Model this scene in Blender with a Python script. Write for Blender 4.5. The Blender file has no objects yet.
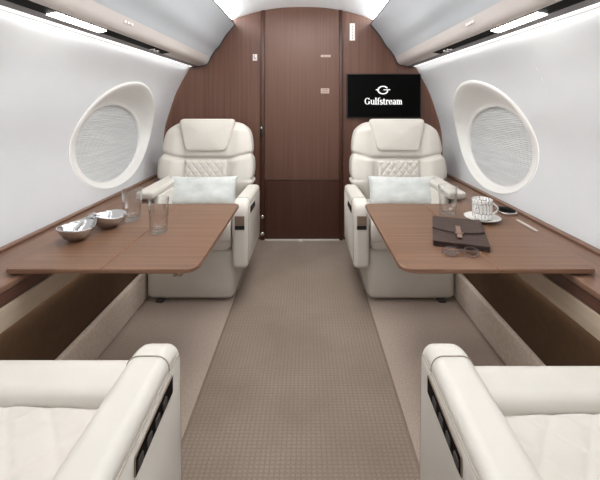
import bpy, bmesh, math, random
from mathutils import Vector, Matrix
random.seed(4)
PI = math.pi
C = bpy.context.scene.collection

# ------------------------------------------------------------------ materials
def mat(name, col, rough=.5, metal=0., spec=.5, trans=0., ior=1.45, emit=None, es=0., sheen=0., coat=0.):
    m = bpy.data.materials.new(name); m.use_nodes = True
    b = m.node_tree.nodes['Principled BSDF']
    b.inputs['Base Color'].default_value = (*col, 1)
    b.inputs['Roughness'].default_value = rough
    b.inputs['Metallic'].default_value = metal
    b.inputs['Specular IOR Level'].default_value = spec
    b.inputs['Transmission Weight'].default_value = trans
    b.inputs['IOR'].default_value = ior
    b.inputs['Sheen Weight'].default_value = sheen
    b.inputs['Coat Weight'].default_value = coat
    if emit:
        b.inputs['Emission Color'].default_value = (*emit, 1)
        b.inputs['Emission Strength'].default_value = es
    return m

def nodes(m):
    nt = m.node_tree
    return nt, nt.nodes, nt.links, nt.nodes['Principled BSDF']

def noise_mix(m, scale, c1, c2, detail=4, lo=.3, hi=.7, bump=0., bscale=None, coord='Object'):
    nt, N, L, b = nodes(m)
    tc = N.new('ShaderNodeTexCoord'); mp = N.new('ShaderNodeMapping')
    mp.inputs['Scale'].default_value = scale
    nz = N.new('ShaderNodeTexNoise'); nz.inputs['Scale'].default_value = 1; nz.inputs['Detail'].default_value = detail
    cr = N.new('ShaderNodeValToRGB')
    cr.color_ramp.elements[0].position = lo; cr.color_ramp.elements[0].color = (*c1, 1)
    cr.color_ramp.elements[1].position = hi; cr.color_ramp.elements[1].color = (*c2, 1)
    L.new(tc.outputs[coord], mp.inputs['Vector']); L.new(mp.outputs[0], nz.inputs['Vector'])
    L.new(nz.outputs['Fac'], cr.inputs['Fac']); L.new(cr.outputs['Color'], b.inputs['Base Color'])
    if bump:
        bp = N.new('ShaderNodeBump'); bp.inputs['Strength'].default_value = bump; bp.inputs['Distance'].default_value = .004
        src = nz
        if bscale:
            src = N.new('ShaderNodeTexNoise'); src.inputs['Scale'].default_value = bscale; src.inputs['Detail'].default_value = 3
            L.new(tc.outputs[coord], src.inputs['Vector'])
        L.new(src.outputs['Fac'], bp.inputs['Height']); L.new(bp.outputs[0], b.inputs['Normal'])
    return m

def lin(r, g, b):
    f = lambda c: (c/255/12.92) if c/255 <= .04045 else ((c/255+.055)/1.055)**2.4
    return (f(r), f(g), f(b))

WOOD_A, WOOD_B = lin(116, 85, 74), lin(144, 113, 101)
M = {}
M['wood_wall'] = noise_mix(mat('bulkhead_veneer', WOOD_A, .42), (75, 40, 1.1), lin(90, 60, 48), lin(109, 77, 63), 5)
M['wood_door'] = noise_mix(mat('door_veneer', WOOD_A, .42), (85, 40, 1.0), lin(87, 58, 46), lin(105, 74, 60), 5)
M['wood_trim'] = noise_mix(mat('dark_trim_veneer', WOOD_A, .4), (70, 40, 1.2), lin(62, 36, 26), lin(78, 47, 34), 4)
M['wood_table'] = noise_mix(mat('table_veneer', WOOD_A, .36), (1.6, 95, 60), lin(103, 74, 56), lin(126, 95, 74), 5)
M['wood_edge'] = noise_mix(mat('table_edge_veneer', WOOD_A, .4), (3, 60, 60), lin(120, 86, 66), lin(142, 107, 86), 3)
M['wood_ledge'] = noise_mix(mat('ledge_veneer', WOOD_A, .38), (80, 1.4, 60), lin(104, 76, 60), lin(128, 98, 80), 5)
M['wood_ledge_shaded'] = noise_mix(mat('shaded_ledge_veneer', WOOD_A, .45), (60, 1.4, 60), lin(78, 50, 40), lin(96, 64, 52), 4)  # darker ledge veneer: shadow on the front face put into the colour
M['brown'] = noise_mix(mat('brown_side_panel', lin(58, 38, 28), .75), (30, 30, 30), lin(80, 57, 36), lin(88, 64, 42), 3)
M['cream_band'] = noise_mix(mat('cream_band', lin(200, 188, 170), .6), (40, 6, 40), lin(178, 162, 142), lin(192, 176, 156), 3)
M['carpet_side'] = noise_mix(mat('carpet_upstand', lin(150, 135, 122), .95, sheen=.3), (90, 90, 90), lin(208, 192, 176), lin(230, 216, 202), 4, bump=.35)
M['leather'] = noise_mix(mat('ivory_leather', lin(226, 221, 210), .48, spec=.4), (7, 7, 7), lin(209, 205, 197), lin(215, 210, 203), 2, bump=.10, bscale=420)
M['leather_b'] = noise_mix(mat('ivory_leather_quilt', lin(226, 221, 210), .5, spec=.4), (7, 7, 7), lin(208, 203, 195), lin(214, 208, 201), 2, bump=.08, bscale=420)
M['seam'] = mat('leather_seam', lin(172, 163, 150), .7)
M['satin'] = noise_mix(mat('pearl_satin', lin(215, 217, 216), .42, sheen=.4), (14, 5, 30), lin(192, 197, 196), lin(214, 217, 215), 3, bump=.15, bscale=60)
M['wall'] = noise_mix(mat('white_wall_panel', lin(222, 222, 224), .75, spec=.25), (3, 3, 3), lin(220, 223, 225), lin(225, 227, 229), 2)
M['funnel'] = noise_mix(mat('window_reveal', lin(226, 223, 218), .5), (3, 3, 3), lin(234, 233, 230), lin(240, 239, 236), 2)
M['ceil'] = noise_mix(mat('ceiling_liner', lin(232, 233, 233), .6), (3, 3, 3), lin(243, 246, 248), lin(246, 248, 250), 2)
M['bin'] = noise_mix(mat('overhead_panel_white', lin(213, 216, 217), .4), (2, 2, 2), lin(190, 196, 200), lin(196, 201, 205), 2)
M['valance'] = noise_mix(mat('valance_greige', lin(205, 192, 183), .35), (3, 3, 3), lin(208, 201, 197), lin(214, 208, 204), 2)
M['blackgloss'] = mat('black_gloss_strip', (.003, .003, .003), .6, spec=.06)
M['black'] = mat('matte_black', (.01, .009, .009), .55)
M['gasket'] = mat('dark_gasket', lin(62, 58, 58), .6)
M['greystrip'] = mat('grey_light_channel', lin(140, 139, 140), .6, spec=.2)
M['lamp'] = mat('lit_diffuser', (1, 1, 1), .5, emit=(1, .96, .9), es=14)
M['washlamp'] = mat('wall_wash_diffuser', (1, 1, 1), .5, emit=(1, .98, .97), es=1.0)
M['cove'] = mat('cove_diffuser', (1, 1, 1), .5, emit=(.97, .985, 1), es=17)
M['glow_and_track'] = mat('door_glow_and_track_metal', lin(214, 206, 198), .35, metal=.3)  # pale metal: painted light line at the door, real track cover on the ledge
M['shade'] = noise_mix(mat('pleated_shade', lin(192, 191, 188), .8), (4, 4, 60), lin(216, 217, 218), lin(230, 231, 231), 2)
M['chrome'] = mat('polished_metal', (.66, .66, .67), .16, metal=1)
M['silver'] = mat('brushed_metal', (.72, .70, .69), .24, metal=1)
M['bronze'] = mat('taupe_metal_inlay', lin(140, 122, 108), .35, metal=.35)
def clear(name, ior, tint):
    m = bpy.data.materials.new(name); m.use_nodes = True
    nt = m.node_tree; nt.nodes.clear(); N, L = nt.nodes, nt.links
    out = N.new('ShaderNodeOutputMaterial'); mx = N.new('ShaderNodeMixShader'); fr = N.new('ShaderNodeLayerWeight')
    tr = N.new('ShaderNodeBsdfTransparent'); gl = N.new('ShaderNodeBsdfGlossy')
    fr.inputs['Blend'].default_value = .5; tr.inputs['Color'].default_value = (*tint, 1); gl.inputs['Roughness'].default_value = .05
    pw = N.new('ShaderNodeMath'); pw.operation = 'POWER'; pw.inputs[1].default_value = 2.0
    ma = N.new('ShaderNodeMath'); ma.operation = 'MULTIPLY_ADD'; ma.inputs[1].default_value = ior; ma.inputs[2].default_value = .05
    L.new(fr.outputs['Facing'], pw.inputs[0]); L.new(pw.outputs[0], ma.inputs[0]); L.new(ma.outputs[0], mx.inputs[0])
    L.new(tr.outputs[0], mx.inputs[1]); L.new(gl.outputs[0], mx.inputs[2]); L.new(mx.outputs[0], out.inputs['Surface'])
    return m
M['glass'] = clear('clear_glass', .8, (.985, .99, .99))
M['glass_base'] = clear('thick_glass_base', .55, (.93, .95, .95))
M['lensglass'] = clear('lens_glass', .5, (.93, .93, .94))
M['screen'] = mat('screen_black', (.002, .002, .002), .3, spec=.06)
M['white_ink'] = mat('white_lettering', (.9, .9, .9), .5, emit=(1, 1, 1), es=.55)
M['white'] = mat('placard_white', lin(232, 226, 222), .5)
M['ink'] = mat('placard_ink', lin(140, 122, 116), .6)
M['tan_label'] = mat('placard_tan', lin(196, 176, 166), .5)
M['folder'] = noise_mix(mat('brown_grained_leather', lin(74, 54, 47), .5), (60, 60, 60), lin(50, 34, 29), lin(66, 47, 40), 3, bump=.25, bscale=260)
M['folder_d'] = noise_mix(mat('dark_leather_edge', lin(48, 34, 30), .55), (60, 60, 60), lin(42, 29, 25), lin(56, 40, 35), 3)
M['strap'] = mat('tan_strap', lin(126, 102, 90), .5)
M['tortoise'] = mat('slim_eyewear', lin(120, 100, 94), .25, metal=.5)
M['china'] = mat('white_china', lin(238, 236, 232), .15, coat=.4)

def carpet_mat():
    m = mat('aisle_carpet', lin(150, 134, 122), .95, spec=.2, sheen=.25)
    nt, N, L, b = nodes(m)
    tc = N.new('ShaderNodeTexCoord'); sp = N.new('ShaderNodeSeparateXYZ'); L.new(tc.outputs['Object'], sp.inputs[0])
    def math_(op, a, bb=None):
        n = N.new('ShaderNodeMath'); n.operation = op
        for i, v in enumerate((a, bb)):
            if v is None: continue
            if isinstance(v, (int, float)): n.inputs[i].default_value = v
            else: L.new(v, n.inputs[i])
        return n.outputs[0]
    P = .0165
    def groove(o, per, w):
        f = math_('FRACT', math_('DIVIDE', o, per)); d = math_('ABSOLUTE', math_('SUBTRACT', f, .5))
        return math_('GREATER_THAN', d, .5-w)
    gx = groove(sp.outputs['X'], P, .15); gy = groove(sp.outputs['Y'], P*.8, .16)
    g = math_('MAXIMUM', gx, gy)
    n1 = N.new('ShaderNodeTexNoise'); n1.inputs['Scale'].default_value = 3.2; n1.inputs['Detail'].default_value = 3
    n2 = N.new('ShaderNodeTexNoise'); n2.inputs['Scale'].default_value = 130; n2.inputs['Detail'].default_value = 3
    L.new(tc.outputs['Object'], n1.inputs['Vector']); L.new(tc.outputs['Object'], n2.inputs['Vector'])
    cr = N.new('ShaderNodeValToRGB'); cr.color_ramp.elements[0].position = .35; cr.color_ramp.elements[1].position = .65
    cr.color_ramp.elements[0].color = (*lin(135, 119, 106), 1); cr.color_ramp.elements[1].color = (*lin(149, 133, 120), 1)
    L.new(n1.outputs['Fac'], cr.inputs['Fac'])
    k = math_('SUBTRACT', 1.0, math_('MULTIPLY', g, math_('ADD', .04, math_('MULTIPLY', n1.outputs['Fac'], .26))))
    k2 = math_('ADD', .8, math_('MULTIPLY', n2.outputs['Fac'], .4))
    kk = math_('MULTIPLY', k, k2)
    mx = N.new('ShaderNodeVectorMath'); mx.operation = 'SCALE'
    L.new(cr.outputs['Color'], mx.inputs[0]); L.new(kk, mx.inputs['Scale']); L.new(mx.outputs[0], b.inputs['Base Color'])
    bp = N.new('ShaderNodeBump'); bp.inputs['Strength'].default_value = .35; bp.inputs['Distance'].default_value = .003
    L.new(kk, bp.inputs['Height']); L.new(bp.outputs[0], b.inputs['Normal'])
    return m
M['carpet'] = carpet_mat()
M['carpet_plain'] = noise_mix(mat('side_carpet', lin(140, 124, 114), .95, sheen=.3), (120, 120, 120), lin(164, 147, 134), lin(180, 163, 150), 4, bump=.4)
M['track'] = noise_mix(mat('seam_cover', lin(128, 112, 102), .9), (90, 90, 90), lin(122, 106, 94), lin(138, 121, 108), 3)

def cup_mat():
    m = mat('sketched_china', (.9, .9, .9), .15, coat=.4)
    nt, N, L, b = nodes(m)
    tc = N.new('ShaderNodeTexCoord'); mp = N.new('ShaderNodeMapping')
    br = N.new('ShaderNodeTexBrick'); br.inputs['Scale'].default_value = 1
    br.inputs['Color1'].default_value = (*lin(238, 236, 232), 1); br.inputs['Color2'].default_value = (*lin(228, 228, 228), 1)
    br.inputs['Mortar'].default_value = (*lin(60, 62, 70), 1)
    br.inputs['Mortar Size'].default_value = .03; br.inputs['Brick Width'].default_value = .5; br.inputs['Row Height'].default_value = 1.15
    br.offset = .37
    L.new(tc.outputs['UV'], mp.inputs['Vector']); mp.inputs['Scale'].default_value = (9, 2.6, 1)
    nz = N.new('ShaderNodeTexNoise'); nz.inputs['Scale'].default_value = 2.5
    L.new(mp.outputs[0], nz.inputs['Vector'])
    ad = N.new('ShaderNodeMixRGB'); ad.blend_type = 'ADD'; ad.inputs['Fac'].default_value = .6
    L.new(mp.outputs[0], ad.inputs['Color1']); L.new(nz.outputs['Color'], ad.inputs['Color2'])
    L.new(ad.outputs[0], br.inputs['Vector']); L.new(br.outputs['Color'], b.inputs['Base Color'])
    return m
M['cup'] = cup_mat()

# ------------------------------------------------------------------ helpers
def obj(name, bm, m, parent=None, smooth=True, sub=0, label=None, angle=None):
    me = bpy.data.meshes.new(name)
    bmesh.ops.recalc_face_normals(bm, faces=bm.faces)
    bm.to_mesh(me); bm.free()
    for mm in (m if isinstance(m, (list, tuple)) else [m]): me.materials.append(mm)
    if smooth:
        for p in me.polygons: p.use_smooth = True
        if angle is not None: me.set_sharp_from_angle(angle=math.radians(angle))
    o = bpy.data.objects.new(name, me); C.objects.link(o)
    if parent is not None: o.parent = parent
    if sub:
        s = o.modifiers.new('subdivision', 'SUBSURF'); s.levels = sub; s.render_levels = sub
    if label: o['label'] = label
    return o

def tag(o, label, cat, group=None):
    o['label'] = label; o['category'] = cat
    if group: o['group'] = group
    return o

def thing(name, label, cat, loc=(0, 0, 0), rz=0, group=None):
    o = bpy.data.objects.new(name, None); o.empty_display_size = .1; C.objects.link(o)
    o.location = loc; o.rotation_euler = (0, 0, rz)
    return tag(o, label, cat, group)

def struct(o, label=None):
    o['kind'] = 'structure'
    if label: o['label'] = label
    return o

def box(bm, x0, x1, y0, y1, z0, z1, bev=0., seg=2):
    vs = [bm.verts.new((x, y, z)) for x in (x0, x1) for y in (y0, y1) for z in (z0, z1)]
    f = [(0, 1, 3, 2), (4, 6, 7, 5), (0, 4, 5, 1), (2, 3, 7, 6), (0, 2, 6, 4), (1, 5, 7, 3)]
    fs = [bm.faces.new([vs[i] for i in q]) for q in f]
    if bev:
        es = list({e for ff in fs for e in ff.edges})
        bmesh.ops.bevel(bm, geom=es, offset=bev, segments=seg, profile=.5, affect='EDGES')
    return bm

def bx(*a, **k):
    return box(bmesh.new(), *a, **k)

def loft(bm, loops, closed=True, cap0=False, cap1=False, mi=0):
    V = [[bm.verts.new(p) for p in lp] for lp in loops]
    n = len(V[0])
    for a, b in zip(V, V[1:]):
        for i in range(n if closed else n-1):
            j = (i+1) % n
            f = bm.faces.new((a[i], a[j], b[j], b[i])); f.material_index = mi
    if cap0: bm.faces.new(V[0][::-1])
    if cap1: bm.faces.new(V[-1])
    return V

def roundpoly(pts, r, seg=6):
    """corner-rounded 2-D polygon; r scalar or per-corner"""
    out = []; n = len(pts)
    for i in range(n):
        rr = r[i] if isinstance(r, (list, tuple)) else r
        p = Vector(pts[i]); a = Vector(pts[i-1])-p; b = Vector(pts[(i+1) % n])-p
        la, lb = a.length, b.length; a.normalize(); b.normalize()
        if rr <= 1e-6: out.append(tuple(p)); continue
        ang = a.angle(b); t = min(rr/math.tan(ang/2), la*.49, lb*.49)
        p0, p1 = p+a*t, p+b*t
        for k in range(seg+1):
            u = k/seg
            q = p0*(1-u)**2 + p*2*u*(1-u) + p1*u*u
            out.append((q.x, q.y))
    return out

def prism(pts, x0, x1, bev=0., seg=3, axis='x'):
    """2-D outline extruded along an axis. axis x: pts=(y,z); y: pts=(x,z); z: pts=(x,y)"""
    bm = bmesh.new()
    def P(a, b, c):
        return {'x': (c, a, b), 'y': (a, c, b), 'z': (a, b, c)}[axis]
    A = [bm.verts.new(P(a, b, x0)) for a, b in pts]; B = [bm.verts.new(P(a, b, x1)) for a, b in pts]
    n = len(pts)
    fa = bm.faces.new(A); fb = bm.faces.new(B[::-1])
    for i in range(n): bm.faces.new((A[i], B[i], B[(i+1) % n], A[(i+1) % n]))
    if bev:
        es = list(fa.edges)+list(fb.edges)
        bmesh.ops.bevel(bm, geom=es, offset=bev, segments=seg, profile=.5, affect='EDGES', clamp_overlap=True)
    return bm

def soft_prism(pts, x0, x1, rad, seg=7):
    """outline (y,z) extruded along x with fully rolled long edges"""
    n = len(pts); P = [Vector(p) for p in pts]
    area_ = sum(P[i].x*P[(i+1) % n].y-P[(i+1) % n].x*P[i].y for i in range(n)); sg = 1 if area_ > 0 else -1
    N_ = []
    for i in range(n):
        e0 = (P[i]-P[i-1]).normalized(); e1 = (P[(i+1) % n]-P[i]).normalized()
        n0 = Vector((-e0.y, e0.x))*sg; n1 = Vector((-e1.y, e1.x))*sg
        m = (n0+n1).normalized(); N_.append(m/max(.4, m.dot(n0)))
    loops = []
    for k in range(seg+1):
        q = k/seg*PI/2
        loops.append((x0+rad*(1-math.cos(PI/2-q)) if False else x0+rad*(1-math.sin(q)), rad*(1-math.cos(q))))
    ring = sorted(loops)
    ring = [(x, rad-math.sqrt(max(0, rad*rad-(rad-(x-x0))**2))) for x, _ in ring]
    ring2 = [(x1-(x-x0), d) for x, d in ring[::-1]]
    bm = bmesh.new()
    loft(bm, [[(x, P[i].x+N_[i].x*d, P[i].y+N_[i].y*d) for i in range(n)] for x, d in ring+ring2], cap0=True, cap1=True)
    return bm

def pad(pts, depth, edge, puff=.0, steps=4, rings=5, fn=None):
    """upholstered pad: outline (u,v); back at w=0, front at w=-depth with rolled edge and domed middle"""
    cu = sum(p[0] for p in pts)/len(pts); cv = sum(p[1] for p in pts)/len(pts)
    R = max(math.hypot(p[0]-cu, p[1]-cv) for p in pts)
    loops = []
    def ins(d):
        out = []
        for u, v in pts:
            l = math.hypot(u-cu, v-cv); k = max(0, (l-d)/l)
            out.append((cu+(u-cu)*k, cv+(v-cv)*k))
        return out
    def put(pp, w): loops.append([(u, -w, v) for u, v in pp])
    put(ins(edge*.3), 0); put(ins(0), edge*.4)
    for k in range(steps+1):
        a = k/steps*PI/2
        put(ins(edge*(1-math.cos(a))), depth-edge+edge*math.sin(a))
    for k in range(1, rings):
        t = k/rings
        base = ins(edge)
        put([(cu+(u-cu)*(1-t), cv+(v-cv)*(1-t)) for u, v in base], depth+puff*math.sin(t*PI/2))
    bm = bmesh.new()
    if fn: loops = [[fn(p) for p in lp] for lp in loops]
    V = loft(bm, loops, cap0=True)
    c = fn((cu, -(depth+puff), cv)) if fn else (cu, -(depth+puff), cv)
    c = bm.verts.new(c)
    last = V[-1]
    for i in range(len(last)): bm.faces.new((last[i], last[(i+1) % len(last)], c))
    return bm

def tube(bm, pts, r, n=8, closed=False, cap=True):
    pts = [Vector(p) for p in pts]; loops = []
    m = len(pts)
    for i, p in enumerate(pts):
        if closed: t = pts[(i+1) % m]-pts[i-1]
        else: t = pts[min(i+1, m-1)]-pts[max(i-1, 0)]
        t.normalize()
        up = Vector((0, 0, 1)) if abs(t.z) < .9 else Vector((1, 0, 0))
        s = t.cross(up).normalized(); u = s.cross(t)
        rr = r[i] if isinstance(r, (list, tuple)) else r
        loops.append([p+s*math.cos(2*PI*k/n)*rr+u*math.sin(2*PI*k/n)*rr for k in range(n)])
    if closed: loops.append(loops[0])
    loft(bm, loops, cap0=cap and not closed, cap1=cap and not closed)
    if closed: bmesh.ops.remove_doubles(bm, verts=bm.verts, dist=1e-6)
    return bm

def lathe(prof, n=40, uv=False):
    bm = bmesh.new(); loops = []
    for r, z in prof:
        loops.append([(max(r, 1e-5)*math.cos(2*PI*k/n), max(r, 1e-5)*math.sin(2*PI*k/n), z) for k in range(n)])
    loft(bm, loops)
    if uv:
        l = bm.loops.layers.uv.new('UVMap')
        for f in bm.faces:
            a0 = None
            for lp in f.loops:
                a = math.atan2(lp.vert.co.y, lp.vert.co.x)/(2*PI)
                if a0 is None: a0 = a
                if a-a0 > .5: a -= 1
                if a-a0 < -.5: a += 1
                lp[l].uv = (a, lp.vert.co.z*10)
    bmesh.ops.remove_doubles(bm, verts=bm.verts, dist=1e-4*.5)
    return bm

def sstep(a, b, x):
    t = max(0, min(1, (x-a)/(b-a))); return t*t*(3-2*t)

def lerp_table(tab, x):
    if x <= tab[0][0]: return tab[0][1]
    for (a, va), (b, vb) in zip(tab, tab[1:]):
        if x <= b:
            t = (x-a)/(b-a); t = t*t*(3-2*t) if False else t
            return va+(vb-va)*t
    return tab[-1][1]

def catmull(tab, x):
    n = len(tab)
    if x <= tab[0][0]: return tab[0][1]
    if x >= tab[-1][0]: return tab[-1][1]
    for i in range(n-1):
        if tab[i][0] <= x <= tab[i+1][0]:
            x0, y0 = tab[i]; x1, y1 = tab[i+1]; h = x1-x0; t = (x-x0)/h
            m0 = (y1-tab[i-1][1])/(x1-tab[i-1][0]) if i > 0 else (y1-y0)/h
            m1 = (tab[i+2][1]-y0)/(tab[i+2][0]-x0) if i+2 < n else (y1-y0)/h
            return (2*t**3-3*t*t+1)*y0+(t**3-2*t*t+t)*h*m0+(-2*t**3+3*t*t)*y1+(t**3-t*t)*h*m1

# ------------------------------------------------------------------ cabin constants (x: across, y: forward, z: up)
YB, Y0 = 3.0, -1.0          # bulkhead plane, rear end of the modelled cabin
ZL = .58                    # ledge top
XL = .895                   # inner face of the side ledges
WALL = [(.50, 1.150), (.58, 1.155), (.75, 1.165), (.93, 1.150), (1.10, 1.100), (1.25, 1.045), (1.43, .945), (1.60, .86), (1.74, .76)]
wx = lambda z: catmull(WALL, z)

# floor
bm = bmesh.new()
for x0, x1, mi in ((-1.2, -.385, 1), (-.385, .385, 0), (.385, 1.2, 1)):
    box(bm, x0, x1, Y0, YB+.04, -.04, 0)
    for f in bm.faces[-6:] if False else []: pass
bm.faces.ensure_lookup_table()
for i, f in enumerate(bm.faces): f.material_index = 0 if 6 <= i < 12 else 1
floor = struct(obj('floor', bm, [M['carpet'], M['carpet_plain']], smooth=False), 'taupe carpet with a fine grid weave along the aisle')
for x in (-.385, .385):
    obj('seam_strip', bx(x-.004, x+.004, Y0, 2.2, 0, .0015, bev=.0007), M['track'], floor)

# ceiling
bm = bmesh.new(); prof = []
for k in range(33):
    a = -1+2*k/32; x = a*.76
    prof.append((x, 1.74+.20*(1-abs(a)**2.3)))
loft(bm, [[(x, Y0, z) for x, z in prof], [(x, YB, z) for x, z in prof]], closed=False)
loft(bm, [[(x, Y0, z+.02) for x, z in prof], [(x, YB, z+.02) for x, z in prof]], closed=False)
ceiling = struct(obj('ceiling', bm, M['ceil']), 'white arched cabin ceiling')

# side walls with the oval window reveals
EC, ES = (2.265, .945), (.468, .328)
IC, IS = (2.305, .885), (.378, .240)
XI = 1.205
def make_wall(s, nm, wn):
    EC, IC = ((2.265, .945), (2.305, .885)) if s < 0 else ((2.205, .940), (2.245, .875))
    ES = (.468, .328) if s < 0 else (.472, .338)
    bm = bmesh.new()
    ya, yb, za, zb = 1.55, YB, .50, 1.74
    zs = [za+(zb-za)*k/30 for k in range(31)]
    loft(bm, [[(s*wx(z), y, z) for z in zs] for y in (Y0, 0, ya)], closed=False)
    angs = set(2*PI*k/96 for k in range(96))
    for yy in (ya, yb):
        for zz in (za, zb): angs.add(math.atan2(zz-EC[1], yy-EC[0]) % (2*PI))
    angs = sorted(angs); rays = []
    for a in angs:
        ca, sa = math.cos(a), math.sin(a)
        r0 = 1/math.sqrt((ca/ES[0])**2+(sa/ES[1])**2)
        r1 = min([t for t in (((yb if ca > 0 else ya)-EC[0])/ca if abs(ca) > 1e-9 else 9, ((zb if sa > 0 else za)-EC[1])/sa if abs(sa) > 1e-9 else 9)])
        rays.append((ca, sa, r0, r1))
    loops = []
    for k in range(15):
        t = k/14
        lp = []
        for ca, sa, r0, r1 in rays:
            r = r0+(r1-r0)*t; z = EC[1]+sa*r
            lp.append((s*wx(z), EC[0]+ca*r, z))
        loops.append(lp)
    loft(bm, loops)
    w = struct(obj(nm, bm, M['wall']), 'white curved cabin side wall')
    # window reveal + pleated shade
    bm = bmesh.new(); loops = []
    for k in range(15):
        t = k/14
        lp = []
        for i in range(96):
            ca, sa = math.cos(2*PI*i/96), math.sin(2*PI*i/96)
            yo, zo = EC[0]+ES[0]*ca, EC[1]+ES[1]*sa
            yi, zi = IC[0]+IS[0]*ca, IC[1]+IS[1]*sa
            q = t
            y, z = yo+(yi-yo)*q, zo+(zi-zo)*q
            xo = wx(zo); e = sstep(0.05, .97, t)
            lip = -.006*math.exp(-((t-.06)/.06)**2)
            lp.append((s*(xo+(XI-xo)*e+lip), y, z))
        loops.append(lp)
    lp2 = [(s*(XI+.03), p[1], p[2]) for p in loops[-1]]
    loops.append(lp2)
    loft(bm, loops)
    win = struct(obj(wn, bm, M['funnel']), 'oval cabin window with a closed pleated shade')
    bm = bmesh.new(); n = 46; rows = []
    for k in range(n*2+1):
        z = -1+2*k/(2*n); hw = math.sqrt(max(0, 1-z*z))
        xx = XI+.02+(.0045 if k % 2 else -.0045)
        rows.append([(s*xx, IC[0]+(IS[0]+.004)*hw*c, IC[1]+(IS[1]+.004)*z) for c in (-1, -.5, 0, .5, 1)])
    loft(bm, rows, closed=False)
    obj('pleated_shade', bm, M['shade'], win, smooth=False, label='light grey pleated shade')
    return w
make_wall(-1, 'wall_left', 'window_1')
make_wall(1, 'wall_right', 'window_2')

# side ledges and the panels beneath them
n_trim = [0]
for s, side in ((-1, 'left'), (1, 'right')):
    def sb(x0, x1, z0, z1, bev=.003, y1=YB):
        a, b = sorted((s*x0, s*x1)); return bx(a, b, Y0, y1, z0, z1, bev=bev)
    n_trim[0] += 1
    led = struct(obj('trim_%d' % n_trim[0], sb(XL, 1.16, ZL-.022, ZL, .004), M['wood_ledge'], smooth=False), 'brown veneer side ledge under the window')
    obj('ledge_front', sb(XL+.006, .925, .512, ZL-.023), M['wood_ledge_shaded'], led, smooth=False)
    obj('fabric_band', sb(XL+.002, .925, .437, .511), M['cream_band'], led, smooth=False, label='cream band')
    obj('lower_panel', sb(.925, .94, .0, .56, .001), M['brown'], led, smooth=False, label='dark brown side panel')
    obj('lip_strip', sb(1.105, 1.128, ZL+.0005, ZL+.012, .004), M['wood_ledge'], led, smooth=False)
    struct(obj('baseboard_'+side, sb(XL, .923, 0, .17, .01), M['carpet_side']), 'carpeted upstand along the floor')

# front bulkhead and door
bh = struct(obj('wall_front', bx(-1.25, 1.25, YB+.012, YB+.06, 0, 2.0), M['wood_wall'], smooth=False), 'brown veneered bulkhead')
for x0, x1, nm in ((-.352, -.318, 'door_post'), (.305, .332, 'door_post')):
    obj(nm, bx(x0, x1, YB-.012, YB+.011, 0, 1.93, bev=.004), M['wood_trim'], bh)
door = struct(obj('door_1', bx(-.317, .304, YB-.002, YB+.0115, .50, 1.94, bev=.002), M['wood_door'], smooth=False), 'brown veneered cabin door')
obj('lower_panel', bx(-.317, .304, YB-.002, YB+.0115, .012, .492, bev=.002), M['wood_trim'], door, smooth=False)
obj('door_light_line', bx(-.315, .302, YB-.03, YB-.004, .0, .010, bev=.002), M['glow_and_track'], door, smooth=False)  # pale strip standing in for light leaking under the door
obj('floor_catch', bx(-.035, .0, YB-.045, YB-.031, .0, .02, bev=.004), M['white'], door)
lt = obj('latch', bx(-.352, -.332, YB-.020, YB-.0125, .86, .95, bev=.003), M['black'], bh)
obj('latch_plate', bx(-.348, -.336, YB-.023, YB-.0205, .925, .943, bev=.001), M['silver'], lt)
for z in (.195, .055):
    pr = [(0, .0), (.018, 0), (.018, .006), (.012, .012), (0, .012)]
    b = lathe(pr, 20); bmesh.ops.rotate(b, verts=b.verts, cent=(0, 0, 0), matrix=Matrix.Rotation(PI/2, 3, 'X'))
    bmesh.ops.translate(b, verts=b.verts, vec=(-.336, YB-.0125, z))
    obj('round_catch', b, M['silver'], bh)

def placard(label, x0, x1, z0, z1, m, marks, y=YB+.0115):
    t = thing('placard', label, 'sign', ((x0+x1)/2, y, z0))
    cx = (x0+x1)/2
    obj('plate', bx(x0-cx, x1-cx, -.003, 0, 0, z1-z0, bev=.0008), m, t, smooth=False)
    for a, b, c, d in marks:
        obj('printed_mark', bx(a-cx, b-cx, -.0042, -.0031, c-z0, d-z0), M['ink'], t, smooth=False)
placard('small white square placard left of the door', -.418, -.382, 1.495, 1.548, M['white'], [(-.410, -.403, 1.505, 1.54), (-.397, -.39, 1.505, 1.52)])
placard('tall narrow white placard on the bulkhead above the screen', .392, .436, 1.663, 1.806, M['white'], [(.411, .417, 1.675+.024*k, 1.688+.024*k) for k in range(5)])
placard('upper tan strip label on the door', .150, .232, 1.522, 1.54, M['tan_label'], [(.160, .222, 1.528, 1.533)], y=YB-.0025)
placard('lower tan two-line label on the door', .150, .220, 1.22, 1.262, M['tan_label'], [(.162, .208, 1.246, 1.254), (.158, .213, 1.229, 1.236)], y=YB-.0025)

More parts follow.
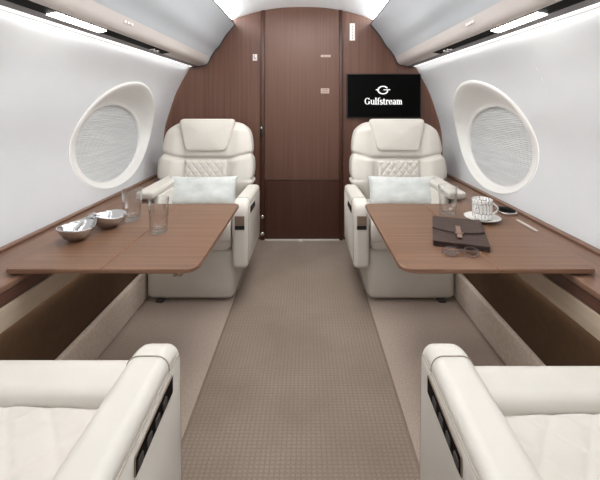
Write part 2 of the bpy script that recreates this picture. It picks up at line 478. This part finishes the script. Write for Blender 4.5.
# overhead panels
BINP = [(.565, 1.795), (.60, 1.752), (.645, 1.695), (.69, 1.623), (.735, 1.57), (.765, 1.522)]
VALP = [(.765, 1.522), (.776, 1.498), (.786, 1.478), (.800, 1.463), (.818, 1.455)]
def make_bin(s, label):
    yb = YB-.004
    t = thing('overhead_panel', label, 'overhead bin', (0, 0, 0))
    def strip(name, prof, m, th=.02, y0=Y0, y1=yb-.012, lab=None):
        bm = bmesh.new()
        back = [(x+th*.8, z+th*.6) for x, z in prof]
        loop = prof+back[::-1]
        loft(bm, [[(s*x, y, z) for x, z in loop] for y in (y0, y1)], cap0=True, cap1=True)
        return obj(name, bm, m, t, smooth=True, angle=40, label=lab)
    fine = lambda P, n=24: [(catmull([(i, p[0]) for i, p in enumerate(P)], k*(len(P)-1)/n), catmull([(i, p[1]) for i, p in enumerate(P)], k*(len(P)-1)/n)) for k in range(n+1)]
    strip('bin_door', fine(BINP), M['bin'], lab='pale white curved face')
    strip('valance', fine(VALP, 12), M['valance'], lab='greige lower edge')
    def flat(name, x0, x1, z0, z1, y0, y1, m, th=.012, lab=None):
        bm = bmesh.new()
        lp = [(x0, z0), (x1, z1), (x1, z1+th), (x0, z0+th)]
        loft(bm, [[(s*x, y, z) for x, z in lp] for y in (y0, y1)], cap0=True, cap1=True)
        return obj(name, bm, m, t, smooth=False, label=lab)
    flat('gloss_strip', .820, .868, 1.455, 1.447, Y0, 2.25, M['blackgloss'], lab='black gloss service strip')
    flat('end_strip', .820, .868, 1.455, 1.447, 2.252, yb-.012, M['valance'])
    flat('light_channel', .870, .915, 1.447, 1.443, Y0, yb-.012, M['greystrip'])
    flat('wall_wash_light', .917, .932, 1.443, 1.438, Y0, yb-.012, M['washlamp'], lab='thin lit strip')
    flat('reading_light', .828, .862, 1.4490, 1.4430, 1.24, 1.55, M['lamp'], th=.004, lab='lit white reading lamp')
    for k in range(2):
        pr = [(0, 0), (.016, 0), (.016, -.008), (.011, -.010), (.009, -.004), (0, -.004)]
        b = lathe(pr, 20); bmesh.ops.translate(b, verts=b.verts, vec=(s*.845, 2.05+.055*k, 1.4495))
        obj('air_vent', b, M['silver'], t)
    # gasket around the forward end
    bm = bmesh.new()
    P = fine(BINP)+fine(VALP, 12)[1:]+[(.932, 1.436)]
    inn = [(x-.008, z-.006) for x, z in P]
    out = [(x+.012, z+.010) for x, z in P]
    lp = inn+out[::-1]
    loft(bm, [[(s*x, y, z) for x, z in lp] for y in (yb-.0115, yb)], cap0=True, cap1=True)
    obj('end_gasket', bm, M['gasket'], t, smooth=False)
    # upper edge strip
    bm = bmesh.new(); tube(bm, [(s*.566, Y0, 1.799), (s*.566, yb-.012, 1.799)], .005, 8)
    obj('edge_strip', bm, M['gasket'], t)
    for k in range(3):
        b = bx(-.011, .011, -.0015, .0015, -.006, .006)
        bmesh.ops.rotate(b, verts=b.verts, cent=(0, 0, 0), matrix=Matrix.Rotation(s*PI/2, 3, 'Z'))
        bmesh.ops.translate(b, verts=b.verts, vec=(s*.772, 1.60+.03*k, 1.502))
        obj('printed_icon', b, M['white'], t, smooth=False)
    # cove light hidden behind the upper edge
    flat('cove_light', .61, .665, 1.772, 1.762, Y0, yb-.02, M['cove'], lab='hidden cove strip')
make_bin(-1, 'curved white overhead panel above the window near the metal bowls')
make_bin(1, 'curved white overhead panel above the window near the coffee cup')

# ------------------------------------------------------------------ seats
def quilt(w, h, pitch, amp, curve=None, n=(90, 90)):
    """diamond-stitched panel, coords (u,v) -> returns bm in (u, -w, v) via curve(u,v,d)"""
    bm = bmesh.new(); rows = []
    for j in range(n[1]+1):
        v = -h/2+h*j/n[1]; row = []
        for i in range(n[0]+1):
            u = -w/2+w*i/n[0]
            a = (u/pitch+v/(pitch*1.15)); b = (u/pitch-v/(pitch*1.15))
            da = abs(a-round(a)); db = abs(b-round(b)); d = min(da, db)
            e = min(1, (w/2-abs(u))/.02, (h/2-abs(v))/.02)
            hgt = amp*(min(1, d/.22))**.5*max(0, e)**.5 - .004*(1-max(0, e))
            row.append(curve(u, v, hgt))
        rows.append(row)
    loft(bm, rows, closed=False)
    return bm

def back_y(z): return .165+.20*(z-.45)      # local y of the backrest's front plane

def build_seat(a, label, loc, rz, group=None, dz=0):
    """a = +1/-1: local side on which the aisle armrest sits; the seat faces local -y"""
    t = thing('cabin_seat', label, 'seat', loc, rz, group)
    X = lambda x: a*x
    # base
    bm = bmesh.new(); loops = []
    for z, g, in ((.018, .03), (.022, .012), (.04, .0), (.16, .0), (.29, -.005), (.305, .006), (.31, .03)):
        loops.append([(X(.005)+x, y, z) for x, y in roundpoly([(-.25+g, -.298+g), (.25-g, -.298+g), (.25-g, .26-g), (-.25+g, .26-g)], .035, 5)])
    loft(bm, loops, cap0=True, cap1=True)
    obj('seat_base', bm, M['leather'], t)
    obj('foot', bx(X(-.17)-.02, X(-.17)+.02, -.30, .22, 0, .019, bev=.004), M['gasket'], t)
    obj('plinth', bx(-.18, .18, -.20, .20, 0, .0175), M['black'], t)
    # cushion: body, front bolster, quilted top
    bm = bmesh.new(); loops = []
    for z, g in ((.312, .02), (.318, .006), (.34, 0), (.45+dz, 0), (.50+dz, .004), (.512+dz, .02)):
        loops.append([(X(.024)+x, y, z) for x, y in roundpoly([(-.224+g, -.345+g), (.224-g, -.345+g), (.224-g, .17-g), (-.224+g, .17-g)], .05, 6)])
    loft(bm, loops, cap0=True, cap1=True)
    cush = obj('seat_cushion', bm, M['leather'], t)
    pr = roundpoly([(-.366, .335), (-.225, .46), (-.222, .538+dz), (-.350, .546+dz)], [.03, .03, .03, .06], 8)
    b = prism(pr, X(.024)-.223, X(.024)+.223, bev=.012)
    obj('front_bolster', b, M['leather'], t)
    def cv(u, v, h):
        y = -.025+v
        edge = max(0, abs(v)/.195-.9)*.1+max(0, abs(u)/.222-.9)*.1
        return (X(.024)+u, y, .522+dz+h+.008*(1-(u/.222)**2)-edge)
    obj('quilted_panel', quilt(.444, .39, .085, .0055, cv), M['leather_b'], t)
    # backrest
    W = [(.44, .225), (.55, .235), (.578, .26), (.605, .330), (.64, .342), (.69, .342), (.735, .336), (.765, .320), (.785, .326), (.83, .326), (.90, .314), (.94, .296), (.975, .258), (.995, .215), (1.003, .16)]
    bm = bmesh.new(); loops = []
    zs = [.44+.563*k/56 for k in range(57)]
    for z in zs:
        wl = catmull(W, z); wr = max(wl, catmull([(.44, .23), (.50, .27), (.56, .335), (.60, .342), (1.1, 0)], z)) if z < .6 else wl
        top = sstep(.93, 1.003, z); d = .075*(1-.75*top**2)
        lp = []
        for k in range(72):
            an = 2*PI*k/72; c_, s_ = math.cos(an), math.sin(an); nn = 2/4.5
            w = wr if c_*a > 0 else wl; x = w*math.copysign(abs(c_)**nn, c_); yy = d*math.copysign(abs(s_)**nn, s_)
            if s_ < 0:
                q = abs(x)/.34
                zc = .742+.030*sstep(.45, .95, q)
                crease = math.exp(-((z-zc)/.011)**2)
                wing = sstep(.42, .70, q)*(.040-.020*sstep(-.012, .012, z-zc))*(1-top)*sstep(.44, .6, z)
                yy -= wing
                yy += .028*crease*(1-sstep(.95, 1.04, q))
                yy -= .010*sstep(zc, zc+.05, z)*(1-top)*(1-sstep(.3, .6, q))
                yy += .016*math.exp(-((q-.47)/.035)**2)*(1-sstep(.74, .757, z))
            lp.append((x+X(-.05), back_y(z)+.075+yy, z))
        loops.append(lp)
    loft(bm, loops, cap0=True, cap1=True)
    obj('backrest', bm, M['leather'], t, sub=1)
    tl = math.atan(.20)
    def onback(p, off=0):
        u, w, v = p
        return (u+X(-.05), back_y(v)+w*math.cos(tl)+off, v+w*math.sin(tl)*.0+0)
    hp = roundpoly([(-.148, .798), (.148, .798), (.205, 1.024), (-.205, 1.024)], [.045, .045, .03, .03], 7)
    b = pad(hp, .052, .02, .012, fn=lambda p: onback(p, .018))
    obj('headrest', b, M['leather'], t)
    def cq(u, v, h):
        z = .60+v
        return (u+X(-.05), back_y(z)-h-.003, z)
    obj('quilted_back_panel', quilt(.30, .27, .052, .008, cq, (80, 70)), M['leather_b'], t)
    # aisle armrest: body, cap seam, side panel, pocket
    pr = roundpoly([(-.352, .215), (.16, .20), (.175, .574), (-.354, .595)], [.03, .03, .035, .085], 9)
    x0, x1 = sorted((X(.252), X(.343)))
    obj('armrest', soft_prism(pr, x0, x1, .026), M['leather'], t).modifiers.new('weighted_normal', 'WEIGHTED_NORMAL')
    pr = roundpoly([(-.335, .245), (.13, .225), (.145, .540), (-.325, .560)], .02, 5)
    x0, x1 = sorted((X(.336), X(.3447)))
    sp = obj('side_panel', prism(pr, x0, x1, bev=.0015), M['leather'], t)
    bm = bmesh.new(); tube(bm, [(X(.3433), y, z) for y, z in pr], .0022, 6, closed=True)
    obj('panel_seam', bm, M['seam'], sp)
    x0, x1 = sorted((X(.3452), X(.3475)))
    pk = obj('control_recess', prism(roundpoly([(-.275, .504), (-.10, .494), (-.10, .532), (-.275, .545)], .006, 3), x0, x1, bev=.0008), M['bronze'], sp, smooth=False, label='dark control slot with metal frame')
    x0, x1 = sorted((X(.3476), X(.3482)))
    obj('slot', prism([(-.272, .507), (-.103, .497), (-.103, .529), (-.272, .541)], x0, x1), M['blackgloss'], pk, smooth=False)
    for k in range(4):
        y = -.235+.036*k; x0, x1 = sorted((X(.3483), X(.3505)))
        obj('control_button', prism(roundpoly([(y, .512-k*.003), (y+.02, .510-k*.003), (y+.02, .528-k*.003), (y, .530-k*.003)], .004, 3), x0, x1), M['gasket'], pk, smooth=False)
    # inlay on the arm's front end
    x0, x1 = sorted((X(.272), X(.326)))
    obj('front_inlay', bx(x0, x1, -.3575, -.350, .46, .512, bev=.003), M['bronze'], t, smooth=False, label='taupe inlay on the arm end')
    obj('inlay_shadow', bx(x0, x1, -.3555, -.350, .436, .4585, bev=.001), M['black'], t, smooth=False)  # black strip painting the shadow beneath the inlay
    # stitched seam over the cap
    bm = bmesh.new()
    zt = .5915
    pts = [(X(.252), -.262, .53)]+[(X(.278-.0270*math.cos(q)), -.262, zt-.026+.0272*math.sin(q)) for q in [k*PI/12 for k in range(7)]]+[(X(.317+.0270*math.sin(q)), -.262, zt-.026+.0272*math.cos(q)) for q in [k*PI/12 for k in range(7)]]+[(X(.3432), -.262, .53)]
    tube(bm, pts, .0012, 6)
    obj('stitched_seam', bm, M['seam'], t)
    # wall-side armrest (above the ledge) and its bracket
    pr = roundpoly([(-.30, .588), (.16, .588), (.17, .636), (-.315, .634)], [.02, .02, .022, .03], 7)
    x0, x1 = sorted((X(-.205), X(-.305)))
    obj('armrest', soft_prism(pr, x0, x1, .018), M['leather'], t).modifiers.new('weighted_normal', 'WEIGHTED_NORMAL')
    x0, x1 = sorted((X(-.202), X(-.24)))
    obj('arm_bracket', bx(x0, x1, -.22, .14, .30, .592, bev=.01), M['leather'], t)
    return t

SEATS = 'cabin seats'
build_seat(1, 'ivory leather seat facing us behind the table with the metal bowls', (-.638, 2.352, 0), 0, SEATS, -.055)
build_seat(-1, 'ivory leather seat facing us under the black screen', (.638, 2.352, 0), 0, SEATS, -.055)
build_seat(-1, 'ivory leather seat in the left foreground, facing away toward the bowls', (-.607, .517, 0), PI, SEATS)
build_seat(1, 'ivory leather seat in the right foreground, facing away toward the coffee cup', (.647, .517, 0), PI, SEATS, -.014)

# pillows
def pillow(label, loc, tilt, rz):
    bm = bmesh.new(); n = 36; w, h, d = .228, .098, .055
    def side(sg):
        rows = []
        for j in range(n+1):
            v = -1+2*j/n; row = []
            for i in range(n+1):
                u = -1+2*i/n
                pin = 1-.09*(1-abs(u)**2)*abs(v)**3; pin2 = 1-.05*(1-abs(v)**2)*abs(u)**3
                th = d*((1-u**4)*(1-v**4))**.5
                th += .0035*math.sin(7*u+3*v)*(1-u*u)*(1-v*v)
                row.append((w*u*pin2, sg*th, h*v*pin))
            rows.append(row)
        return rows
    V1 = loft(bm, side(-1), closed=False); V2 = loft(bm, side(1), closed=False)
    bmesh.ops.remove_doubles(bm, verts=bm.verts, dist=1e-5)
    bmesh.ops.rotate(bm, verts=bm.verts, cent=(0, 0, 0), matrix=Matrix.Rotation(tilt, 3, 'X'))
    o = obj('throw_pillow', bm, M['satin']); o.location = loc; o.rotation_euler = (0, 0, rz)
    return tag(o, label, 'pillow', 'throw pillows')
pillow('pale satin pillow on the seat behind the metal bowls', (-.660, 2.400, .556), -.42, .03)
pillow('pale satin pillow on the seat under the black screen', (.672, 2.400, .556), -.42, -.05)

# ------------------------------------------------------------------ tables
ZT = .602
def make_table(s, xin, xout, label, latch=False):
    t = thing('folding_table', label, 'table', (s*(xin+xout)/2, 1.545, ZL))
    cx = s*(xin+xout)/2; cy = 1.545; mid = (xin+xout)/2
    def leaf(name, xa, xb, rs):
        pts = [(s*xa-cx, 1.165-cy), (s*xb-cx, 1.165-cy), (s*xb-cx, 1.925-cy), (s*xa-cx, 1.925-cy)]
        b = prism(roundpoly(pts, rs, 8), .007, ZT-ZL, bev=.004, seg=2, axis='z')
        for f in b.faces:
            f.material_index = 0 if abs(f.calc_center_median().z-(ZT-ZL)) < 1e-4 else 1
        return obj(name, b, [M['wood_table'], M['wood_edge']], t, smooth=False)
    leaf('table_leaf', xin, mid-.0012, [.055, 0, 0, .03])
    leaf('table_leaf', mid+.0012, xout, [0, .012, .012, 0])
    x0, x1 = sorted((s*.905-cx, s*(xout-.005)-cx))
    obj('support_rail', bx(x0, x1, -.36, .36, .0003, .0068), M['gasket'], t, smooth=False)
    if latch:
        for k in (.022, .038):
            x0, x1 = sorted((s*(xin+.03+k)-cx, s*(xin+.042+k)-cx))
            obj('catch', bx(x0, x1, -.365, -.350, -.010, .0068, bev=.002), M['bronze'], t, smooth=False)
make_table(-1, .325, .945, 'brown veneer folding table holding the metal bowls and two glasses', True)
make_table(1, .342, .973, 'brown veneer folding table holding the coffee cup and leather folder')

# ------------------------------------------------------------------ things on the tables
def tumbler(label, x, y, rb, rt, h, group='drinking glasses'):
    th = .0026
    outer = [(0, 0), (rb-.004, 0), (rb, .004)]+[(rb+(rt-rb)*k/8, .004+(h-.004)*k/8) for k in range(1, 9)]
    inner = [(rt-th, h)]+[(rt-th+(rb-rt)*k/8, h+(.017-h)*k/8) for k in range(1, 8)]+[(rb-.007, .017), (0, .015)]
    b = lathe(outer+[(rt-th/2, h+.001)]+inner, 44)
    for f in b.faces:
        if f.calc_center_median().z < .0165: f.material_index = 1
    o = obj('drinking_glass', b, [M['glass'], M['glass_base']]); o.location = (x, y, ZT+.0004)
    return tag(o, label, 'glass', group)
tumbler('clear tumbler on the left table, beside the bowls and nearer the window', -.772, 1.66, .037, .043, .140)
tumbler('clear tumbler standing by itself near the middle of the left table', -.583, 1.50, .035, .041, .142)
tumbler('clear tumbler beside the coffee cup on the right table', .717, 1.745, .037, .045, .137)

# double snack bowl
bt = thing('snack_bowl', 'polished metal double bowl with a pinched middle on the left table', 'bowl', (-.848, 1.49, ZT+.0004), math.atan2(.145, .05))
def half_bowl(sg):
    n = 48
    def ring(r, z, lift):
        out = []
        for k in range(n):
            an = 2*PI*k/n; c_, s_ = math.cos(an), math.sin(an)
            tip = max(0, -c_)**4                     # pointed toward the joint
            rad = 1+.34*tip
            zz = z+lift*(.022*tip+.006*max(0, c_)**2)
            out.append((sg*(.078+r*c_*rad), r*s_*(1.12-.10*tip), zz))
        return out
    prof = [(.020, 0, 0), (.028, .002, .02), (.041, .013, .15), (.053, .029, .45), (.061, .044, .85), (.0635, .052, 1)]
    loops = [ring(r, z, l) for r, z, l in prof]
    inn = [(.0605, .052, 1), (.057, .043, .8), (.049, .030, .45), (.036, .017, .15), (.022, .006, .02), (.006, .0045, 0)]
    loops += [ring(r, z, l) for r, z, l in inn]
    bm = bmesh.new(); loft(bm, loops, cap0=True, cap1=True)
    return bm
obj('bowl', half_bowl(1), M['chrome'], bt); obj('bowl', half_bowl(-1), M['chrome'], bt)
bm = bmesh.new(); loops = []
for k in range(17):
    u = -1+2*k/16
    w = .011+.018*abs(u)**2; z = .072-.004*math.cos(u*PI/2)*0+.006*(1-u*u); tw = u*.5
    lp = []
    for q in range(12):
        an = 2*PI*q/12; yy = w*math.cos(an); zz = .0035*math.sin(an)
        lp.append((.018*u, yy*math.cos(tw)-zz*math.sin(tw), z+yy*math.sin(tw)*.6+zz*math.cos(tw)))
    loops.append(lp)
loft(bm, loops, cap0=True, cap1=True)
obj('joining_handle', bm, M['chrome'], bt)

# saucer and cup
sx, sy = .838, 1.65
b = lathe([(0, .003), (.042, .003), (.046, 0), (.05, 0), (.056, .005), (.078, .012), (.092, .019), (.093, .0205), (.091, .021), (.074, .015), (.052, .009), (.045, .0065), (0, .0065)], 56)
bmesh.ops.scale(b, verts=b.verts, vec=(.84, .84, .9)); o = obj('saucer', b, M['china']); o.location = (sx, sy, ZT+.0004); tag(o, 'white saucer under the patterned coffee cup', 'saucer')
ct = thing('coffee_cup', 'white coffee cup with black sketched pattern on a saucer', 'cup', (sx, sy, ZT+.0068)); ct.scale = (.88, .88, .97)
b = lathe([(0, .0), (.034, 0), (.038, .004), (.047, .012), (.0485, .03), (.0495, .085), (.0505, .094), (.049, .0955), (.0475, .094), (.0462, .06), (.044, .014), (.036, .007), (0, .006)], 56, uv=True)
obj('cup_body', b, M['cup'], ct)
bm = bmesh.new()
pts = [(.0475+.030*math.sin(q*PI), 0, .022+.056*q) for q in [k/16 for k in range(17)]]
tube(bm, pts, .0045, 10)
h = obj('handle', bm, M['china'], ct, label='plain white handle'); h.rotation_euler = (0, 0, -.1)
b = lathe([(0, .072), (.0462, .072), (.0462, .0735), (0, .0735)], 40)
# folder
ft = thing('leather_folder', 'dark brown leather folder with curved flap and tan strap', 'folder', (.650, 1.465, ZT+.0004), math.radians(-19))
fw, fl = .098, .148
obj('lower_cover', prism(roundpoly([(-fw, -fl), (fw, -fl), (fw, fl), (-fw, fl)], .008, 4), 0, .006, bev=.002, axis='z'), M['folder_d'], ft, smooth=False)
obj('pages', bx(-fw+.004, fw-.004, -fl+.004, fl-.003, .0062, .0138), M['folder_d'], ft, smooth=False)
obj('upper_cover', prism(roundpoly([(-fw, -fl), (fw, -fl), (fw, fl), (-fw, fl)], .008, 4), .014, .020, bev=.0025, axis='z'), M['folder'], ft, smooth=False)
flp = [(-fw, fl), (-fw, -.002)]+[(-fw+2*fw*k/20, -.002-.036*math.sin(PI*k/20)**.8) for k in range(1, 20)]+[(fw, -.002), (fw, fl)]
obj('flap', prism(flp, .0203, .0255, bev=.0015, axis='z'), M['folder'], ft, smooth=False)
edge = [(x, y-.0012, .0228) for x, y in flp[1:-1]]
bm = bmesh.new(); tube(bm, edge, .0026, 6); obj('flap_edge', bm, M['folder_d'], ft)
obj('strap', bx(-.009, .009, -.105, .03, .0257, .0282, bev=.001), M['strap'], ft, smooth=False)
obj('strap_loop', bx(-.016, .016, -.065, -.053, .0284, .0305, bev=.001), M['strap'], ft, smooth=False)

# eyeglasses
gt = thing('eyeglasses', 'dark framed eyeglasses lying in front of the leather folder', 'eyeglasses', (.577, 1.253, ZT+.0005), math.radians(-6))
R = Matrix.Rotation(math.radians(-52), 3, 'X')
def up(p):
    q = R @ Vector(p); return (q.x, q.y, q.z)
def ring_pts(cx):
    return [(cx+.0255*math.cos(2*PI*k/32), 0, .0195+.0185*math.sin(2*PI*k/32)) for k in range(32)]
for cx in (-.0345, .0345):
    bm = bmesh.new(); tube(bm, [up(p) for p in ring_pts(cx)], .0015, 8, closed=True)
    bmesh.ops.translate(bm, verts=bm.verts, vec=(0, 0, .0022))
    rim = obj('rim', bm, M['tortoise'], gt)
    bm = bmesh.new(); pp = ring_pts(cx)
    v1 = [bm.verts.new(Vector(up((p[0]*1, -.0007, p[2])))+Vector((0, 0, .0022))) for p in pp]
    v2 = [bm.verts.new(Vector(up((p[0]*1, .0007, p[2])))+Vector((0, 0, .0022))) for p in pp]
    bm.faces.new(v1); bm.faces.new(v2[::-1])
    for i in range(32): bm.faces.new((v1[i], v2[i], v2[(i+1) % 32], v1[(i+1) % 32]))
    obj('lens', bm, M['lensglass'], rim, smooth=False)
bm = bmesh.new()
tube(bm, [tuple(Vector(up((-.010+.020*k/8, 0, .024+.004*math.sin(PI*k/8))))+Vector((0, 0, .0022))) for k in range(9)], .0018, 8)
obj('bridge', bm, M['tortoise'], gt)
for sg, yo in ((-1, .006), (1, .013)):
    p0 = Vector(up((sg*.060, 0, .026)))+Vector((0, 0, .0022))
    pts = [p0, p0+Vector((sg*.003, .006, -.002)), Vector((sg*.056, p0.y+yo, .012)), Vector((-sg*.02, p0.y+yo+.004, .007)), Vector((-sg*.062, p0.y+yo-.001, .0025))]
    bm = bmesh.new(); tube(bm, pts, .0018, 8); obj('temple', bm, M['tortoise'], gt)

# small fittings on the right ledge
t = thing('cup_holder', 'dark oval metal fitting on the ledge behind the coffee cup', 'cup holder', (1.05, 1.835, ZL+.0005))
pr = roundpoly([(-.045, -.055), (.04, -.055), (.04, .055), (-.045, .055)], .034, 6)
obj('rim', prism(pr, 0, .014, bev=.004, axis='z'), M['silver'], t)
obj('lid', prism([(x*.84, y*.84) for x, y in pr], .0142, .019, bev=.002, axis='z'), M['blackgloss'], t)
o = obj('metal_slot', prism(roundpoly([(-.007, -.075), (.007, -.075), (.007, .075), (-.007, .075)], .006, 5), 0, .005, bev=.002, axis='z'), M['glow_and_track'])
o.location = (1.035, 1.64, ZL+.0005); tag(o, 'narrow silver track cover on the ledge beside the right table', 'track cover')

# ------------------------------------------------------------------ screen with emblem and lettering
st = thing('wall_screen', 'black flat screen with white emblem on the bulkhead', 'screen', (.672, YB+.0115, 1.017))
obj('housing', bx(-.308, .308, -.030, -.0002, 0, .366, bev=.004), M['black'], st, smooth=False)
obj('display', bx(-.300, .300, -.0312, -.0302, .008, .358), M['screen'], st, smooth=False)
YS = -.0325
def ribbon(bm, pts, ws, sx, sz, ox, oz, y=YS):
    P = [Vector((p[0]*sx+ox, p[1]*sz+oz)) for p in pts]; n = len(P); L_, R_ = [], []
    for i in range(n):
        d = (P[min(i+1, n-1)]-P[max(i-1, 0)]).normalized(); nn = Vector((-d.y, d.x))
        w = (ws[i] if isinstance(ws, (list, tuple)) else ws)*.5*sx
        L_.append(bm.verts.new((P[i].x+nn.x*w, y, P[i].y+nn.y*w))); R_.append(bm.verts.new((P[i].x-nn.x*w, y, P[i].y-nn.y*w)))
    for i in range(n-1): bm.faces.new((L_[i], L_[i+1], R_[i+1], R_[i]))
def arc(cx, cz, rx, rz, a0, a1, n=18):
    return [(cx+rx*math.cos(math.radians(a0+(a1-a0)*k/n)), cz+rz*math.sin(math.radians(a0+(a1-a0)*k/n))) for k in range(n+1)]
def cw(n, thick, thin, a0, a1):     # contrast: thick where the stroke runs vertically
    return [thin+(thick-thin)*abs(math.cos(math.radians(a0+(a1-a0)*k/n)))**1.3 for k in range(n+1)]
TK, TN, SF = .165, .07, .065
XH = .70
def glyph(ch):
    S = []
    v = lambda x, z0, z1, w=TK: S.append(([(x, z0), (x, z1)], w))
    hz = lambda x0, x1, z, w=SF: S.append(([(x0, z), (x1, z)], w))
    ar = lambda cx, cz, rx, rz, a0, a1, tk=TK, tn=TN: S.append((arc(cx, cz, rx, rz, a0, a1), cw(18, tk, tn, a0, a1)))
    if ch == 'G':
        ar(.47, .5, .37, .46, 42, 318); v(.76, .08, .42); hz(.60, .92, .42); S.append(([(.76, .70), (.78, .98)], .09)); adv = .96
    elif ch == 'u':
        v(.17, .2, XH); hz(.02, .2, XH-.03); ar(.36, .22, .19, .18, 180, 330, .17); v(.60, 0, XH); hz(.46, .62, XH-.03); hz(.58, .74, .035); adv = .76
    elif ch == 'l':
        v(.19, 0, 1.03); hz(.03, .2, 1.0); hz(.03, .36, .035); adv = .38
    elif ch == 'f':
        v(.19, 0, .82); ar(.36, .82, .17, .19, 180, 40, .18); hz(.03, .40, XH-.04); hz(.03, .36, .035); adv = .42
    elif ch == 's':
        S.append((arc(.27, .51, .17, .16, 35, 230)+arc(.26, .185, .185, .165, 70, -145), [.08, .085, .09, .09, .1, .11, .12, .12, .13, .14, .14, .15, .15, .16, .16, .17, .17, .18, .18]+[.18, .18, .18, .17, .17, .16, .15, .15, .14, .13, .12, .12, .11, .1, .1, .09, .09, .085, .08]))
        S.append(([(.43, .52), (.43, .68)], .07)); S.append(([(.08, .02), (.08, .2)], .07)); adv = .53
    elif ch == 't':
        v(.19, .15, .90); hz(.03, .38, XH-.04); ar(.32, .16, .13, .14, 180, 320, .16); adv = .43
    elif ch == 'r':
        v(.18, 0, XH); hz(.02, .2, XH-.03); hz(.02, .37, .035); ar(.38, .44, .17, .23, 165, 60, .12, .11); S.append((arc(.46, .58, .05, .05, 0, 360), .1)); adv = .54
    elif ch == 'e':
        ar(.32, .35, .23, .32, 5, 325); hz(.12, .56, .38, .075); adv = .63
    elif ch == 'a':
        ar(.29, .50, .17, .18, 160, 0, .16); v(.46, .08, .52); ar(.27, .19, .18, .17, 60, 330, .17); hz(.44, .62, .04); adv = .63
    elif ch == 'm':
        v(.17, 0, XH); hz(.02, .2, XH-.03)
        for x in (.50, .83):
            ar(x-.14, .48, .14, .18, 170, 0, .13); v(x, 0, .5)
        for x in (.17, .50, .83): hz(x-.14, x+.14, .035)
        adv = 1.0
    return S, adv
word = 'Gulfstream'
tot = sum(glyph(c)[1] for c in word)
hcap = .054; sx_ = .312/tot; x = -.005-.312/2
bm = bmesh.new()
for c in word:
    S, adv = glyph(c)
    for pts, w in S: ribbon(bm, pts, w, sx_, hcap, x, 1.128-1.017)
    x += adv*sx_
obj('lettering', bm, M['white_ink'], st, smooth=False, label='white serif lettering')
bm = bmesh.new()
ex, ez = -.008, 1.247-1.017
ribbon(bm, arc(0, 0, .040, .031, 28, 335, 40), [.0075+.004*abs(math.cos(math.radians(28+307*k/40))) for k in range(41)], 1, 1, ex, ez)
ribbon(bm, [(.004, .002), (.060, .002)], .006, 1, 1, ex, ez)
ribbon(bm, [(-.060, .002), (-.038, .002)], .006, 1, 1, ex, ez)
ribbon(bm, [(.037, .002), (.037, -.016)], .008, 1, 1, ex, ez)
obj('emblem', bm, M['white_ink'], st, smooth=False, label='white oval emblem')

# ------------------------------------------------------------------ light
def area(name, loc, rot, sx, sy, e, col=(1, 1, 1)):
    l = bpy.data.lights.new(name, 'AREA'); l.shape = 'RECTANGLE'; l.size = sx; l.size_y = sy; l.energy = e; l.color = col
    o = bpy.data.objects.new(name, l); C.objects.link(o); o.location = loc; o.rotation_euler = rot
    return o
area('ceiling_fill', (0, .35, 1.90), (0, 0, 0), .6, 1.0, 2.2, (1, .98, .955))  # unseen fill lamps added along the aisle ceiling to brighten the cabin
area('ceiling_fill', (0, 1.45, 1.90), (0, 0, 0), .6, .9, 10.5, (1, .98, .955))
area('ceiling_fill', (0, 2.25, 1.90), (0, 0, 0), .6, .6, 10, (1, .98, .955))
for s in (-1, 1):
    area('wall_wash_lamp', (s*.923, 1.0, 1.434), (0, s*math.radians(-12), 0), .012, 3.9, 1.9, (1, .98, .97))

for s in (-1, 1):
    area('cove_lamp', (s*.605, 1.0, 1.804), (0, s*math.radians(122), 0), .02, 3.8, 17, (.97, .985, 1))
    area('ledge_fill', (s*.912, 1.35, .433), (0, s*math.radians(12), 0), .02, 1.5, .45, (1, .95, .88))  # fill added under each ledge to lift the upstand and side carpet
w = bpy.data.worlds.new('world'); w.use_nodes = True
w.node_tree.nodes['Background'].inputs['Color'].default_value = (1, .985, .97, 1)
w.node_tree.nodes['Background'].inputs['Strength'].default_value = 1.22
bpy.context.scene.world = w

cam = bpy.data.cameras.new('camera'); cam.sensor_width = 36; cam.lens = 36*360/600
cam.shift_x = -7/600; cam.shift_y = (103-240)/600; cam.clip_start = .02
co = bpy.data.objects.new('camera', cam); C.objects.link(co)
co.location = (.035, 0, 1.14); co.rotation_euler = (PI/2, 0, 0)
sc = bpy.context.scene
sc.camera = co
sc.view_settings.view_transform = 'Standard'
sc.view_settings.look = 'None'
sc.view_settings.exposure = 0
